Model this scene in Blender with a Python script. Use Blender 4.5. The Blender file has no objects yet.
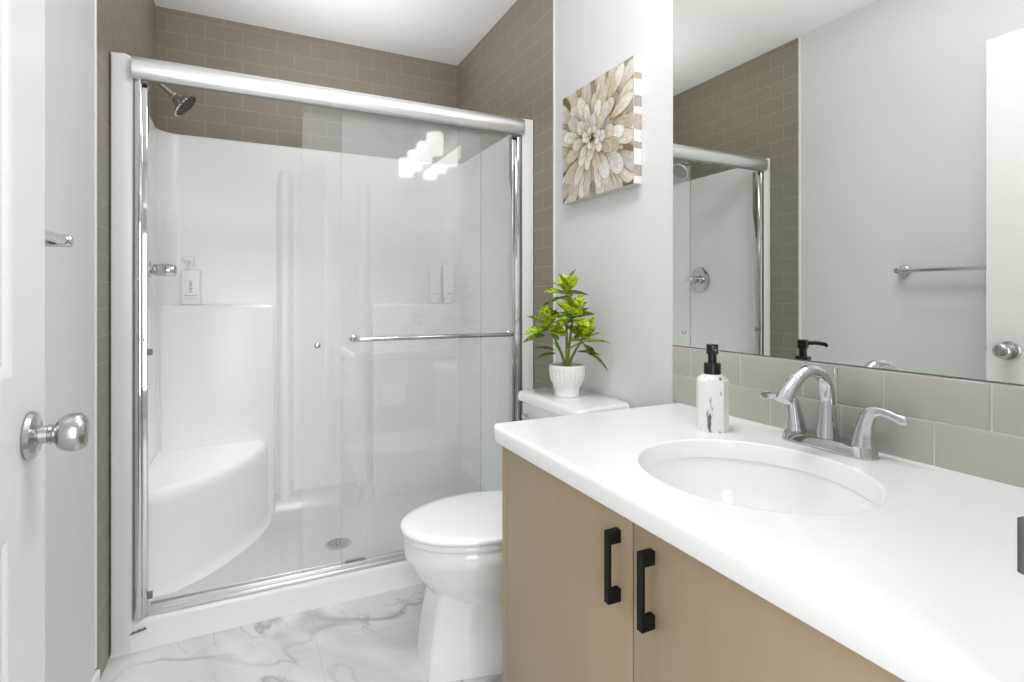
import bpy, bmesh, math, random
from mathutils import Vector, Matrix
R = math.radians
SC = bpy.context.scene
COL = SC.collection

# ------------------------------------------------------------------ camera
CAM_Z, YAW, FPX = 1.1178, 0.4544, 541.5
cd = bpy.data.cameras.new('camera'); cam = bpy.data.objects.new('camera', cd); COL.objects.link(cam)
cam.location = (0, 0, CAM_Z); cam.rotation_euler = (R(90), 0, -YAW)
cd.sensor_width = 36.0; cd.lens = FPX / 1024 * 36.0
cd.shift_y = -(341 - 296.92) / 1024; cd.clip_start = 0.02
SC.camera = cam
# room measures
XL, XR, YB, YF, ZC = -0.3854, 1.1092, 3.0, 0.175, 2.476
YT = 1.885             # where the shower tiles begin on both side walls
YS = 2.0534            # shower front
# ------------------------------------------------------------------ world, lights, exposure
w = bpy.data.worlds.new('world'); SC.world = w; w.use_nodes = True
bg = w.node_tree.nodes['Background']; bg.inputs[0].default_value = (0.98, 0.99, 1.0, 1); bg.inputs[1].default_value = 0.4
SHADE_W = 3.9          # glow of the vanity light's glass shades
def area(name, loc, rot, sx, sy, power, colr=(1, 1, 1)):
    l = bpy.data.lights.new(name, 'AREA'); l.shape = 'RECTANGLE'; l.size = sx; l.size_y = sy
    l.energy = power; l.color = colr
    o = bpy.data.objects.new(name, l); COL.objects.link(o); o.location = loc; o.rotation_euler = rot
    return o
def spot(name, loc, power, cone, rad):
    l = bpy.data.lights.new(name, 'SPOT'); l.energy = power; l.spot_size = R(cone); l.spot_blend = 1.0; l.shadow_soft_size = rad; l.color = (0.985, 0.99, 1.0)
    o = bpy.data.objects.new(name, l); COL.objects.link(o); o.location = loc
area('hall_fill', (0.03, -0.55, 1.15), (R(90), 0, 0), 0.60, 1.7, 12.0, (0.985, 0.99, 1.0))  # added fill lamp behind the camera, no real source in the hall
area('room_up_fill', (0.36, 1.20, 2.05), (R(180), 0, 0), 0.3, 0.3, 2.0, (0.985, 0.99, 1.0))  # added lamp facing up, brightens the room ceiling
area('ceiling_fill', (0.52, 0.85, ZC - 0.01), (0, 0, 0), 0.5, 0.5, 8.6, (0.985, 0.99, 1.0))  # made-up fill lamp at the ceiling, no fixture there
area('shower_up_fill', (0.36, 2.45, 1.90), (R(180), 0, 0), 0.5, 0.3, 2.0, (0.985, 0.99, 1.0))  # added upward lamp above the header, lifts the ceiling over the shower
spot('shower_down_fill', (0.36, 2.45, ZC - 0.01), 52.0, 58, 0.05)  # invented spot, added to brighten the pan and bench
spot('room_down_fill', (0.02, 1.45, ZC - 0.01), 44.0, 50, 0.14)  # invented spot, added to brighten floor, curb and toilet
SC.view_settings.view_transform = 'Standard'; SC.view_settings.look = 'None'
SC.view_settings.gamma = 1.0; SC.view_settings.use_curve_mapping = False
SC.view_settings.exposure = 0.45
SC.cycles.max_bounces = 14; SC.cycles.diffuse_bounces = 7; SC.cycles.glossy_bounces = 7
SC.cycles.transparent_max_bounces = 24; SC.cycles.transmission_bounces = 8
SC.cycles.caustics_reflective = False; SC.cycles.sample_clamp_indirect = 6.0


# ------------------------------------------------------------------ materials
def sr(r, g, b):
    f = lambda c: (c / 255 / 12.92) if c <= 10 else ((c / 255 + 0.055) / 1.055) ** 2.4
    return (f(r), f(g), f(b), 1)
def newmat(name):
    m = bpy.data.materials.new(name); m.use_nodes = True
    return m, m.node_tree.nodes, m.node_tree.links, m.node_tree.nodes['Principled BSDF']
def mat(name, c, rough=0.5, metal=0.0, noise=0.0, nscale=20, bump=0.0, bscale=200, coat=0.0, spec=None):
    m, N, L, p = newmat(name)
    p.inputs['Base Color'].default_value = c; p.inputs['Roughness'].default_value = rough; p.inputs['Metallic'].default_value = metal
    if coat: p.inputs['Coat Weight'].default_value = coat; p.inputs['Coat Roughness'].default_value = 0.05
    if spec is not None: p.inputs['Specular IOR Level'].default_value = spec
    tc = N.new('ShaderNodeTexCoord')
    if noise:
        n = N.new('ShaderNodeTexNoise'); n.inputs['Scale'].default_value = nscale; n.inputs['Detail'].default_value = 4
        L.new(tc.outputs['Object'], n.inputs['Vector'])
        mx = N.new('ShaderNodeMix'); mx.data_type = 'RGBA'
        mx.inputs[6].default_value = tuple(x * (1 - noise) for x in c[:3]) + (1,)
        mx.inputs[7].default_value = tuple(min(1, x * (1 + noise)) for x in c[:3]) + (1,)
        L.new(n.outputs['Fac'], mx.inputs[0]); L.new(mx.outputs[2], p.inputs['Base Color'])
    if bump:
        n2 = N.new('ShaderNodeTexNoise'); n2.inputs['Scale'].default_value = bscale
        b = N.new('ShaderNodeBump'); b.inputs['Strength'].default_value = bump; b.inputs['Distance'].default_value = 0.001
        L.new(tc.outputs['Object'], n2.inputs['Vector']); L.new(n2.outputs['Fac'], b.inputs['Height']); L.new(b.outputs['Normal'], p.inputs['Normal'])
    return m
def tile_mat(name, axis, width, z0, u0, flip):
    """subway tiles: axis 0 -> runs along x, 1 -> runs along y"""
    m, N, L, p = newmat(name)
    tc = N.new('ShaderNodeTexCoord'); s = N.new('ShaderNodeSeparateXYZ'); c = N.new('ShaderNodeCombineXYZ')
    L.new(tc.outputs['Object'], s.inputs[0])
    a = N.new('ShaderNodeMath'); a.operation = 'SUBTRACT'; a.inputs[1].default_value = u0; L.new(s.outputs[axis], a.inputs[0])
    b = N.new('ShaderNodeMath'); b.operation = 'SUBTRACT'; b.inputs[1].default_value = z0; L.new(s.outputs[2], b.inputs[0])
    L.new(a.outputs[0], c.inputs[0]); L.new(b.outputs[0], c.inputs[1])
    br = N.new('ShaderNodeTexBrick'); L.new(c.outputs[0], br.inputs['Vector'])
    br.inputs['Scale'].default_value = 1; br.inputs['Brick Width'].default_value = width; br.inputs['Row Height'].default_value = 0.0802
    br.inputs['Mortar Size'].default_value = 0.0016; br.inputs['Mortar Smooth'].default_value = 0.25
    br.offset = 0.5; br.offset_frequency = 2
    br.inputs['Color1'].default_value = TILE1; br.inputs['Color2'].default_value = TILE2; br.inputs['Mortar'].default_value = GROUT
    L.new(br.outputs['Color'], p.inputs['Base Color'])
    p.inputs['Roughness'].default_value = 0.42; p.inputs['Specular IOR Level'].default_value = 0.35
    bp = N.new('ShaderNodeBump'); bp.invert = True; bp.inputs['Strength'].default_value = 0.6; bp.inputs['Distance'].default_value = 0.002
    L.new(br.outputs['Fac'], bp.inputs['Height']); L.new(bp.outputs['Normal'], p.inputs['Normal'])
    return m
TILE1, TILE2, GROUT = sr(147, 138, 125), sr(144, 135, 122), sr(174, 166, 153)
def marble_mat():
    m, N, L, p = newmat('marble_tile')
    tc = N.new('ShaderNodeTexCoord')
    m0 = N.new('ShaderNodeMapping'); m0.inputs['Rotation'].default_value = (0, 0, R(62)); L.new(tc.outputs['Object'], m0.inputs[0])
    mp = N.new('ShaderNodeMapping'); mp.inputs['Scale'].default_value = (0.75, 1.7, 1); mp.inputs['Location'].default_value = (3.9, 1.2, 0)
    L.new(m0.outputs[0], mp.inputs[0])
    def vein(scale, width, dist, rough=0.62):
        n = N.new('ShaderNodeTexNoise'); n.inputs['Scale'].default_value = scale; n.inputs['Detail'].default_value = 3.5
        n.inputs['Roughness'].default_value = rough; n.inputs['Distortion'].default_value = dist
        L.new(mp.outputs[0], n.inputs['Vector'])
        s = N.new('ShaderNodeMath'); s.operation = 'SUBTRACT'; s.inputs[1].default_value = 0.5; L.new(n.outputs['Fac'], s.inputs[0])
        a = N.new('ShaderNodeMath'); a.operation = 'ABSOLUTE'; L.new(s.outputs[0], a.inputs[0])
        r = N.new('ShaderNodeMapRange'); r.inputs[1].default_value = 0; r.inputs[2].default_value = width; r.inputs[3].default_value = 1; r.inputs[4].default_value = 0
        L.new(a.outputs[0], r.inputs[0]); return r.outputs[0]
    v1 = vein(1.5, 0.020, 0.7, 0.55); v2 = vein(3.4, 0.014, 0.9, 0.55); v3 = vein(1.1, 0.14, 0.5, 0.5)
    msk = N.new('ShaderNodeTexNoise'); msk.inputs['Scale'].default_value = 2.3; L.new(tc.outputs['Object'], msk.inputs['Vector'])
    mr = N.new('ShaderNodeMapRange'); mr.inputs[1].default_value = 0.42; mr.inputs[2].default_value = 0.62; L.new(msk.outputs['Fac'], mr.inputs[0])
    mr2 = N.new('ShaderNodeMapRange'); mr2.inputs[1].default_value = 0.36; mr2.inputs[2].default_value = 0.60; mr2.inputs[3].default_value = 0.25; L.new(msk.outputs['Fac'], mr2.inputs[0])
    def mul(a, b):
        x = N.new('ShaderNodeMath'); x.operation = 'MULTIPLY'; L.new(a, x.inputs[0])
        if isinstance(b, float): x.inputs[1].default_value = b
        else: L.new(b, x.inputs[1])
        return x.outputs[0]
    def mix(base, col, fac):
        x = N.new('ShaderNodeMix'); x.data_type = 'RGBA'; L.new(fac, x.inputs[0]); x.inputs[7].default_value = col
        if isinstance(base, tuple): x.inputs[6].default_value = base
        else: L.new(base, x.inputs[6])
        return x.outputs[2]
    c = mix(sr(222, 222, 219), sr(188, 189, 185), mul(v3, 0.85))
    c = mix(c, sr(150, 148, 143), mul(mul(v1, mr2.outputs[0]), 0.9))
    c = mix(c, sr(150, 148, 142), mul(mul(v2, mr.outputs[0]), 0.6))
    # hairline joints
    br = N.new('ShaderNodeTexBrick'); mp2 = N.new('ShaderNodeMapping'); mp2.inputs['Location'].default_value = (-0.202 + 0.6, -1.825 + 0.61 * 4, 0)
    L.new(tc.outputs['Object'], mp2.inputs[0]); L.new(mp2.outputs[0], br.inputs['Vector'])
    br.inputs['Scale'].default_value = 1; br.inputs['Brick Width'].default_value = 0.6; br.inputs['Row Height'].default_value = 0.305
    br.inputs['Mortar Size'].default_value = 0.0011; br.offset = 0.0
    c = mix(c, sr(186, 185, 181), br.outputs['Fac'])
    L.new(c, p.inputs['Base Color']); p.inputs['Roughness'].default_value = 0.22
    return m
def glass_mat():
    m, N, L, p = newmat('shower_glass')
    N.remove(p); out = N['Material Output']
    t = N.new('ShaderNodeBsdfTransparent'); t.inputs[0].default_value = (0.986, 0.995, 0.991, 1)
    g = N.new('ShaderNodeBsdfGlossy'); g.inputs['Roughness'].default_value = 0.0; g.inputs[0].default_value = (1, 1, 1, 1)
    f = N.new('ShaderNodeFresnel'); f.inputs[0].default_value = 1.5
    ge = N.new('ShaderNodeNewGeometry'); mi = N.new('ShaderNodeMapRange'); mi.inputs[3].default_value = 1.5; mi.inputs[4].default_value = 1 / 1.5
    L.new(ge.outputs['Backfacing'], mi.inputs[0]); L.new(mi.outputs[0], f.inputs[0])
    mx = N.new('ShaderNodeMixShader'); L.new(f.outputs[0], mx.inputs[0]); L.new(t.outputs[0], mx.inputs[1]); L.new(g.outputs[0], mx.inputs[2])
    # faint milky haze mixed into both pane faces, imitating a veil of light
    d = N.new('ShaderNodeBsdfDiffuse'); tl = N.new('ShaderNodeBsdfTranslucent'); hz = N.new('ShaderNodeMixShader'); hz.inputs[0].default_value = 0.5
    for q in (d, tl): q.inputs[0].default_value = (0.86, 0.93, 0.91, 1)
    L.new(d.outputs[0], hz.inputs[1]); L.new(tl.outputs[0], hz.inputs[2])
    m2 = N.new('ShaderNodeMixShader'); m2.inputs[0].default_value = 0.09
    L.new(mx.outputs[0], m2.inputs[1]); L.new(hz.outputs[0], m2.inputs[2])
    L.new(m2.outputs[0], out.inputs[0]); return m
def glow_mat():
    m, N, L, p = newmat('lit_frosted_glass')
    p.inputs['Base Color'].default_value = (0.9, 0.9, 0.88, 1); p.inputs['Emission Color'].default_value = (1, 0.965, 0.92, 1)
    p.inputs['Emission Strength'].default_value = SHADE_W; return m
def vcol_mat(name, rough):
    m, N, L, p = newmat(name); a = N.new('ShaderNodeVertexColor'); a.layer_name = 'Col'
    tc = N.new('ShaderNodeTexCoord'); n = N.new('ShaderNodeTexNoise'); n.inputs['Scale'].default_value = 60; n.inputs['Detail'].default_value = 6
    L.new(tc.outputs['Object'], n.inputs['Vector'])
    mr = N.new('ShaderNodeMapRange'); mr.inputs[3].default_value = 0.86; mr.inputs[4].default_value = 1.14; mr.inputs[1].default_value = 0.3; mr.inputs[2].default_value = 0.7
    L.new(n.outputs['Fac'], mr.inputs[0])
    mx = N.new('ShaderNodeVectorMath'); mx.operation = 'SCALE'; L.new(a.outputs[0], mx.inputs[0]); L.new(mr.outputs[0], mx.inputs['Scale'])
    L.new(mx.outputs[0], p.inputs['Base Color']); p.inputs['Roughness'].default_value = rough; return m
def leaf_mat():
    m, N, L, p = newmat('variegated_leaf'); tc = N.new('ShaderNodeTexCoord')
    n = N.new('ShaderNodeTexNoise'); n.inputs['Scale'].default_value = 95; n.inputs['Detail'].default_value = 3; n.inputs['Roughness'].default_value = 0.7
    L.new(tc.outputs['Object'], n.inputs['Vector'])
    a = N.new('ShaderNodeVertexColor'); a.layer_name = 'Col'
    r = N.new('ShaderNodeValToRGB'); r.color_ramp.elements[0].position = 0.40; r.color_ramp.elements[1].position = 0.60
    r.color_ramp.elements[0].color = sr(74, 108, 24); r.color_ramp.elements[1].color = sr(206, 216, 60)
    e = r.color_ramp.elements.new(0.5); e.color = sr(140, 168, 36)
    ad = N.new('ShaderNodeMath'); ad.operation = 'ADD'; L.new(n.outputs['Fac'], ad.inputs[0]); L.new(a.outputs[0], ad.inputs[1])
    sb = N.new('ShaderNodeMath'); sb.operation = 'SUBTRACT'; sb.inputs[1].default_value = 0.155; L.new(ad.outputs[0], sb.inputs[0])
    L.new(sb.outputs[0], r.inputs[0]); L.new(r.outputs[0], p.inputs['Base Color']); p.inputs['Roughness'].default_value = 0.4
    return m
def distressed_mat():
    m, N, L, p = newmat('distressed_white_paint'); tc = N.new('ShaderNodeTexCoord')
    mp = N.new('ShaderNodeMapping'); mp.inputs['Scale'].default_value = (60, 60, 16); L.new(tc.outputs['Object'], mp.inputs[0])
    n = N.new('ShaderNodeTexNoise'); n.inputs['Scale'].default_value = 1; n.inputs['Detail'].default_value = 5; L.new(mp.outputs[0], n.inputs['Vector'])
    r = N.new('ShaderNodeValToRGB'); r.color_ramp.elements[0].position = 0.36; r.color_ramp.elements[1].position = 0.42
    r.color_ramp.elements[0].color = sr(104, 98, 92); r.color_ramp.elements[1].color = sr(232, 231, 228)
    L.new(n.outputs['Fac'], r.inputs[0]); L.new(r.outputs[0], p.inputs['Base Color']); p.inputs['Roughness'].default_value = 0.35; return m
def cabinet_mat():
    m, N, L, p = newmat('taupe_cabinet_laminate'); tc = N.new('ShaderNodeTexCoord')
    mp = N.new('ShaderNodeMapping'); mp.inputs['Scale'].default_value = (40, 40, 2.2); L.new(tc.outputs['Object'], mp.inputs[0])
    n = N.new('ShaderNodeTexNoise'); n.inputs['Scale'].default_value = 1; n.inputs['Detail'].default_value = 5; L.new(mp.outputs[0], n.inputs['Vector'])
    mx = N.new('ShaderNodeMix'); mx.data_type = 'RGBA'; L.new(n.outputs['Fac'], mx.inputs[0])
    mx.inputs[6].default_value = sr(163, 144, 117); mx.inputs[7].default_value = sr(170, 151, 124)
    L.new(mx.outputs[2], p.inputs['Base Color']); p.inputs['Roughness'].default_value = 0.38; return m

M = dict(
    wall=mat('painted_wall', sr(222, 222, 223), 0.6, bump=0.15, bscale=350),
    ceil=mat('ceiling_paint', sr(246, 246, 246), 0.8, bump=0.1, bscale=300),
    tile_b=tile_mat('taupe_wall_tile', 0, 0.1593, 2.045 - 0.0802 * 40, -0.3407 + 0.1593 / 2 - 0.1593 * 20, 0),
    tile_r=tile_mat('taupe_wall_tile_right', 1, 0.1646, 2.045 - 0.0802 * 40, 1.976 - 0.1646 * 20, 0),
    tile_l=tile_mat('taupe_wall_tile_left', 1, 0.1646, 2.045 - 0.0802 * 40, 1.976 - 0.1646 * 20, 0),
    bs=mat('taupe_glass_tile', sr(180, 177, 167), 0.14, noise=0.03, nscale=9),
    grout=mat('grout', sr(206, 203, 196), 0.8),
    floor=marble_mat(), trim=mat('white_trim', sr(236, 236, 236), 0.35), door=mat('door_paint', sr(238, 239, 239), 0.35),
    acryl=mat('white_acrylic', sr(240, 240, 240), 0.26), china=mat('white_porcelain', sr(243, 243, 242), 0.06, coat=0.5),
    seat=mat('white_seat_plastic', sr(245, 245, 244), 0.1, coat=0.3),
    quartz=mat('white_countertop', sr(246, 246, 246), 0.16, noise=0.01, nscale=40),
    chrome=mat('chrome', (0.60, 0.60, 0.61, 1), 0.05, 1.0), rail=mat('bright_anodised_aluminium', (0.90, 0.90, 0.91, 1), 0.30, 1.0),
    nickel=mat('satin_nickel', (0.52, 0.52, 0.52, 1), 0.22, 1.0), dark=mat('dark_rubber', sr(52, 52, 52), 0.5),
    greyp=mat('grey_plastic', sr(120, 120, 118), 0.4), black=mat('matte_black_metal', sr(9, 9, 9), 0.5, spec=0.25),
    blackg=mat('black_plastic', sr(14, 14, 14), 0.22), cab=cabinet_mat(), glass=glass_mat(), glow=glow_mat(), gedge=mat('glass_edge', sr(140, 158, 151), 0.15),
    mirror=mat('mirror_silver', (0.83, 0.865, 0.805, 1), 0.0, 1.0), print=vcol_mat('canvas_print', 0.6), leaf=leaf_mat(),
    pot=mat('white_ceramic_pot', sr(236, 235, 232), 0.5), soil=mat('potting_soil', sr(52, 44, 34), 0.9, noise=0.3, nscale=200, bump=1, bscale=300),
    stem=mat('green_stem', sr(112, 130, 48), 0.5, noise=0.2, nscale=60), distress=distressed_mat(),
    plast=mat('white_plastic', sr(238, 238, 238), 0.25), paper=mat('tissue_paper', sr(240, 239, 236), 0.9, bump=0.4, bscale=120),
    card=mat('cardboard', sr(160, 132, 98), 0.8), lens=mat('clear_acrylic', sr(225, 228, 228), 0.08), ink=mat('grey_ink', sr(158, 158, 158), 0.6),
)

# ------------------------------------------------------------------ mesh helpers
def link(o, parent=None):
    COL.objects.link(o)
    if parent is not None: o.parent = parent
    return o
def tag(o, label=None, cat=None, group=None, kind=None):
    if label: o['label'] = label
    if cat: o['category'] = cat
    if group: o['group'] = group
    if kind: o['kind'] = kind
    return o
def thing(name, loc, label, cat, group=None, rz=0.0):
    o = bpy.data.objects.new(name, None); o.empty_display_size = 0.05
    link(o); o.location = loc; o.rotation_euler = (0, 0, rz)
    return tag(o, label, cat, group)
class MB:
    def __init__(s): s.b = bmesh.new(); s.mi = 0
    def _bev(s, verts, r, seg=2):
        es = set()
        for v in verts:
            for e in v.link_edges: es.add(e)
        bmesh.ops.bevel(s.b, geom=list(es), offset=r, segments=seg, profile=0.5, affect='EDGES')
    def box(s, a, c, bev=0.0, seg=2):
        vs = [s.b.verts.new((x, y, z)) for z in (a[2], c[2]) for y in (a[1], c[1]) for x in (a[0], c[0])]
        fs = []
        for q in ((0, 2, 3, 1), (4, 5, 7, 6), (0, 1, 5, 4), (2, 6, 7, 3), (0, 4, 6, 2), (1, 3, 7, 5)):
            f = s.b.faces.new([vs[i] for i in q]); f.material_index = s.mi; fs.append(f)
        if bev: s._bev(vs, bev, seg)
        return s
    def loft(s, rings, cap0=True, cap1=True, closed=True):
        """rings: lists of equally many points"""
        V = [[s.b.verts.new(p) for p in r] for r in rings]; n = len(V[0])
        for i in range(len(V) - 1):
            for j in range(n if closed else n - 1):
                k = (j + 1) % n
                f = s.b.faces.new((V[i][j], V[i][k], V[i + 1][k], V[i + 1][j])); f.material_index = s.mi
        if cap0: f = s.b.faces.new(V[0][::-1]); f.material_index = s.mi
        if cap1: f = s.b.faces.new(V[-1]); f.material_index = s.mi
        return s
    def lathe(s, prof, origin=(0, 0, 0), axis=(0, 0, 1), n=32, cap=True):
        """prof: (radius, height) pairs along axis"""
        q = Vector((0, 0, 1)).rotation_difference(Vector(axis).normalized()); o = Vector(origin)
        rings = [[o + q @ Vector((max(r, 1e-5) * math.cos(2 * math.pi * i / n), max(r, 1e-5) * math.sin(2 * math.pi * i / n), h)) for i in range(n)] for r, h in prof]
        return s.loft(rings, cap, cap)
    def tube(s, pts, rad, n=16, flat=1.0, up=None):
        P = [Vector(p) for p in pts]
        if not isinstance(rad, (list, tuple)): rad = [rad] * len(P)
        if not isinstance(flat, (list, tuple)): flat = [flat] * len(P)
        rings = []; u = Vector(up) if up else None
        for i, p in enumerate(P):
            t = (P[min(i + 1, len(P) - 1)] - P[max(i - 1, 0)]).normalized()
            if u is None: u = Vector((0, 0, 1)) if abs(t.z) < 0.9 else Vector((1, 0, 0))
            a = (u - t * u.dot(t)).normalized(); u = a; b = t.cross(a)
            rings.append([p + a * (rad[i] * flat[i] * math.cos(2 * math.pi * k / n)) + b * (rad[i] * math.sin(2 * math.pi * k / n)) for k in range(n)])
        return s.loft(rings)
    def prism(s, poly, z0, z1, bev=0.0, seg=3):
        """poly: (x, y) outline extruded in z"""
        a = [s.b.verts.new((x, y, z0)) for x, y in poly]; c = [s.b.verts.new((x, y, z1)) for x, y in poly]; n = len(poly)
        for i in range(n):
            f = s.b.faces.new((a[i], a[(i + 1) % n], c[(i + 1) % n], c[i])); f.material_index = s.mi
        s.b.faces.new(a[::-1]).material_index = s.mi; top = s.b.faces.new(c); top.material_index = s.mi
        if bev:
            bmesh.ops.bevel(s.b, geom=list(top.edges), offset=bev, segments=seg, profile=0.5, affect='EDGES')
        return s
    def build(s, name, m, parent=None, smooth=40, loc=None, rot=None):
        bmesh.ops.recalc_face_normals(s.b, faces=s.b.faces[:])
        me = bpy.data.meshes.new(name); s.b.to_mesh(me); s.b.free()
        for x in (m if isinstance(m, (list, tuple)) else [m]): me.materials.append(M[x] if isinstance(x, str) else x)
        if smooth:
            me.polygons.foreach_set('use_smooth', [True] * len(me.polygons)); me.set_sharp_from_angle(angle=R(smooth))
        o = bpy.data.objects.new(name, me); link(o, parent)
        if loc: o.location = loc
        if rot: o.rotation_euler = rot
        return o
def local(parent, o):
    """re-express world-built geometry in its parent's space"""
    o.data.transform(Matrix.Translation(-Vector(parent.location))); return o
def part(name, mb, m, parent, smooth=40, label=None):
    o = mb.build(name, m, None, smooth); root = parent
    off = Vector((0, 0, 0)); q = parent
    while q is not None: off += q.location; q = q.parent
    o.data.transform(Matrix.Translation(-off)); o.parent = parent
    if label: o['label'] = label
    return o
def arc(cx, cy, r, a0, a1, n):
    return [(cx + r * math.cos(R(a0 + (a1 - a0) * i / n)), cy + r * math.sin(R(a0 + (a1 - a0) * i / n))) for i in range(n + 1)]
def bez(p0, p1, p2, p3, n):
    out = []
    for i in range(n + 1):
        t = i / n; out.append(tuple((1 - t) ** 3 * a + 3 * t * (1 - t) ** 2 * b + 3 * t * t * (1 - t) * c + t ** 3 * d for a, b, c, d in zip(p0, p1, p2, p3)))
    return out

# ------------------------------------------------------------------ the room
def struct(name, mb, m, smooth=0): return tag(mb.build(name, m, None, smooth), kind='structure')
struct('floor', MB().box((XL - 0.12, -0.6, -0.06), (XR + 0.12, YB + 0.12, 0)), 'floor')
struct('ceiling', MB().box((XL - 0.12, 0.06, ZC), (XR + 0.12, YB + 0.12, ZC + 0.08)), 'ceil')
b = MB().box((XL - 0.12, 0.06, 0), (XL, YT, ZC)); b.mi = 1; b.box((XL - 0.12, YT, 0), (XL, YB + 0.12, ZC)); struct('wall_left', b, ['wall', 'tile_l'])
b = MB().box((XR, 0.06, 0), (XR + 0.12, YT, ZC)); b.mi = 1; b.box((XR, YT, 0), (XR + 0.12, YB + 0.12, ZC)); struct('wall_right', b, ['wall', 'tile_r'])
struct('wall_back', MB().box((XL, YB, 0), (XR, YB + 0.12, ZC)), 'tile_b')
DX0, DX1, DZ = -0.2735, 0.502, 2.09
b = MB().box((XL, 0.06, 0), (DX0 - 0.02, YF, ZC)).box((DX1 + 0.02, 0.06, 0), (XR, YF, ZC)).box((DX0 - 0.02, 0.06, DZ + 0.02), (DX1 + 0.02, YF, ZC))
struct('wall_front', b, 'wall')
# door frame: jambs, head and casing
b = MB().box((DX0 - 0.02, 0.06, 0), (DX0, YF, DZ + 0.02)).box((DX1, 0.06, 0), (DX1 + 0.02, YF, DZ + 0.02)).box((DX0, 0.06, DZ), (DX1, YF, DZ + 0.02))
b.box((DX1 + 0.005, YF, 0), (DX1 + 0.012, YF + 0.015, DZ + 0.07), 0.003).box((DX0 - 0.075, YF, 0), (DX0 - 0.005, YF + 0.012, DZ + 0.07), 0.003)
frame = struct('trim_1', b, 'trim')
# strike plate with its curved lip, on the latch jamb
b = MB(); b.box((DX1 - 0.0025, 0.118, 0.913), (DX1, YF, 0.973), 0.0008)
b.loft([[(DX1 - 0.001 - 0.013 * math.sin(R(t)), YF + 0.016 * t / 90 * 0.9, 0.943 + hh * (1 - 0.25 * (t / 90) ** 2)) for hh in (-0.023, -0.012, 0, 0.012, 0.023)] for t in (0, 20, 40, 60, 75)], False, False, False)
bmesh.ops.solidify(b.b, geom=b.b.faces[-16:], thickness=0.0015)
part('strike_plate', b, mat('aged_nickel', (0.10, 0.10, 0.10, 1), 0.4, 1.0), frame, label='satin nickel strike plate')
# trims where tile meets paint
struct('trim_2', MB().box((XL, YT - 0.010, 0.075), (XL + 0.004, YT + 0.002, ZC), 0.001), 'trim')
struct('trim_3', MB().box((XR - 0.004, YT - 0.010, 0.08), (XR, YT + 0.002, ZC), 0.001), 'trim')
def baseb(name, x0, x1, y0, y1, inner):
    b = MB(); b.box((x0, y0, 0), (x1, y1, 0.068), 0.003); struct(name, b, 'trim', 40)
baseb('baseboard_left', XL, XL + 0.012, YF + 0.02, YT, 1)
baseb('baseboard_right', XR - 0.012, XR, 1.16, YT, -1)

# ------------------------------------------------------------------ shower stall (one piece acrylic unit)
stall = thing('shower_stall', (0.36, 2.5, 0), 'glossy white one-piece shower stall with corner bench and ledges, below taupe tile', 'shower')
IX0, IX1, IY, ZT = -0.362, 1.086, 2.93, 1.872
b = MB()
# inner skin: plan outline, offset outward for thickness against the walls
def uplan(off, r):
    x0, x1, y1 = IX0 - off, IX1 + off, IY + off
    return [(x0, YS + 0.03)] + arc(x0 + r, y1 - r, r, 180, 90, 10) + arc(x1 - r, y1 - r, r, 90, 0, 10) + [(x1, YS + 0.03)]
inn = uplan(0, 0.085); out = uplan(0.02, 0.10)
b.loft([[(x, y, 0.02) for x, y in inn], [(x, y, ZT - 0.008) for x, y in inn], [(x * 0.7 + X * 0.3, y * 0.7 + Y * 0.3, ZT) for (x, y), (X, Y) in zip(inn, out)], [(X, Y, ZT) for X, Y in out], [(X, Y, 0.02) for X, Y in out], [(x, y, 0.02) for x, y in inn]], False, False, False)
bmesh.ops.remove_doubles(b.b, verts=b.b.verts[:], dist=1e-6); bmesh.ops.holes_fill(b.b, edges=[e for e in b.b.edges if e.is_boundary])
# flange to the tile at the top of the back wall
b.box((IX0, IY + 0.012, ZT - 0.03), (IX1, YB - 0.001, ZT))
surround = part('surround', b, 'acryl', stall, 35)
# front flange: two uprights
b = MB()
def upr(x0, x1, rl, rr):
    P = [(x0, 0.0), (x1, 0.0)] + ([(x1, ZT + 0.008)] if not rr else arc(x1 - rr, ZT + 0.008 - rr, rr, 0, 90, 5)) + ([(x0, ZT + 0.008)] if not rl else arc(x0 + rl, ZT + 0.008 - rl, rl, 90, 180, 5))
    f = [b.b.verts.new((x, YS, z)) for x, z in P]; k = [b.b.verts.new((x, YS + 0.04, z)) for x, z in P]; n = len(P)
    for i in range(n): b.b.faces.new((f[i], f[(i + 1) % n], k[(i + 1) % n], k[i]))
    ff = b.b.faces.new(f); b.b.faces.new(k[::-1])
    bmesh.ops.bevel(b.b, geom=list(ff.edges), offset=0.006, segments=3, profile=0.5, affect='EDGES')
upr(XL + 0.003, -0.3235, 0, 0.02); part('front_flange', b, 'acryl', stall, 35)
b = MB(); upr(1.0505, XR - 0.002, 0.0, 0); part('front_flange', b, 'acryl', stall, 35)
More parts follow.
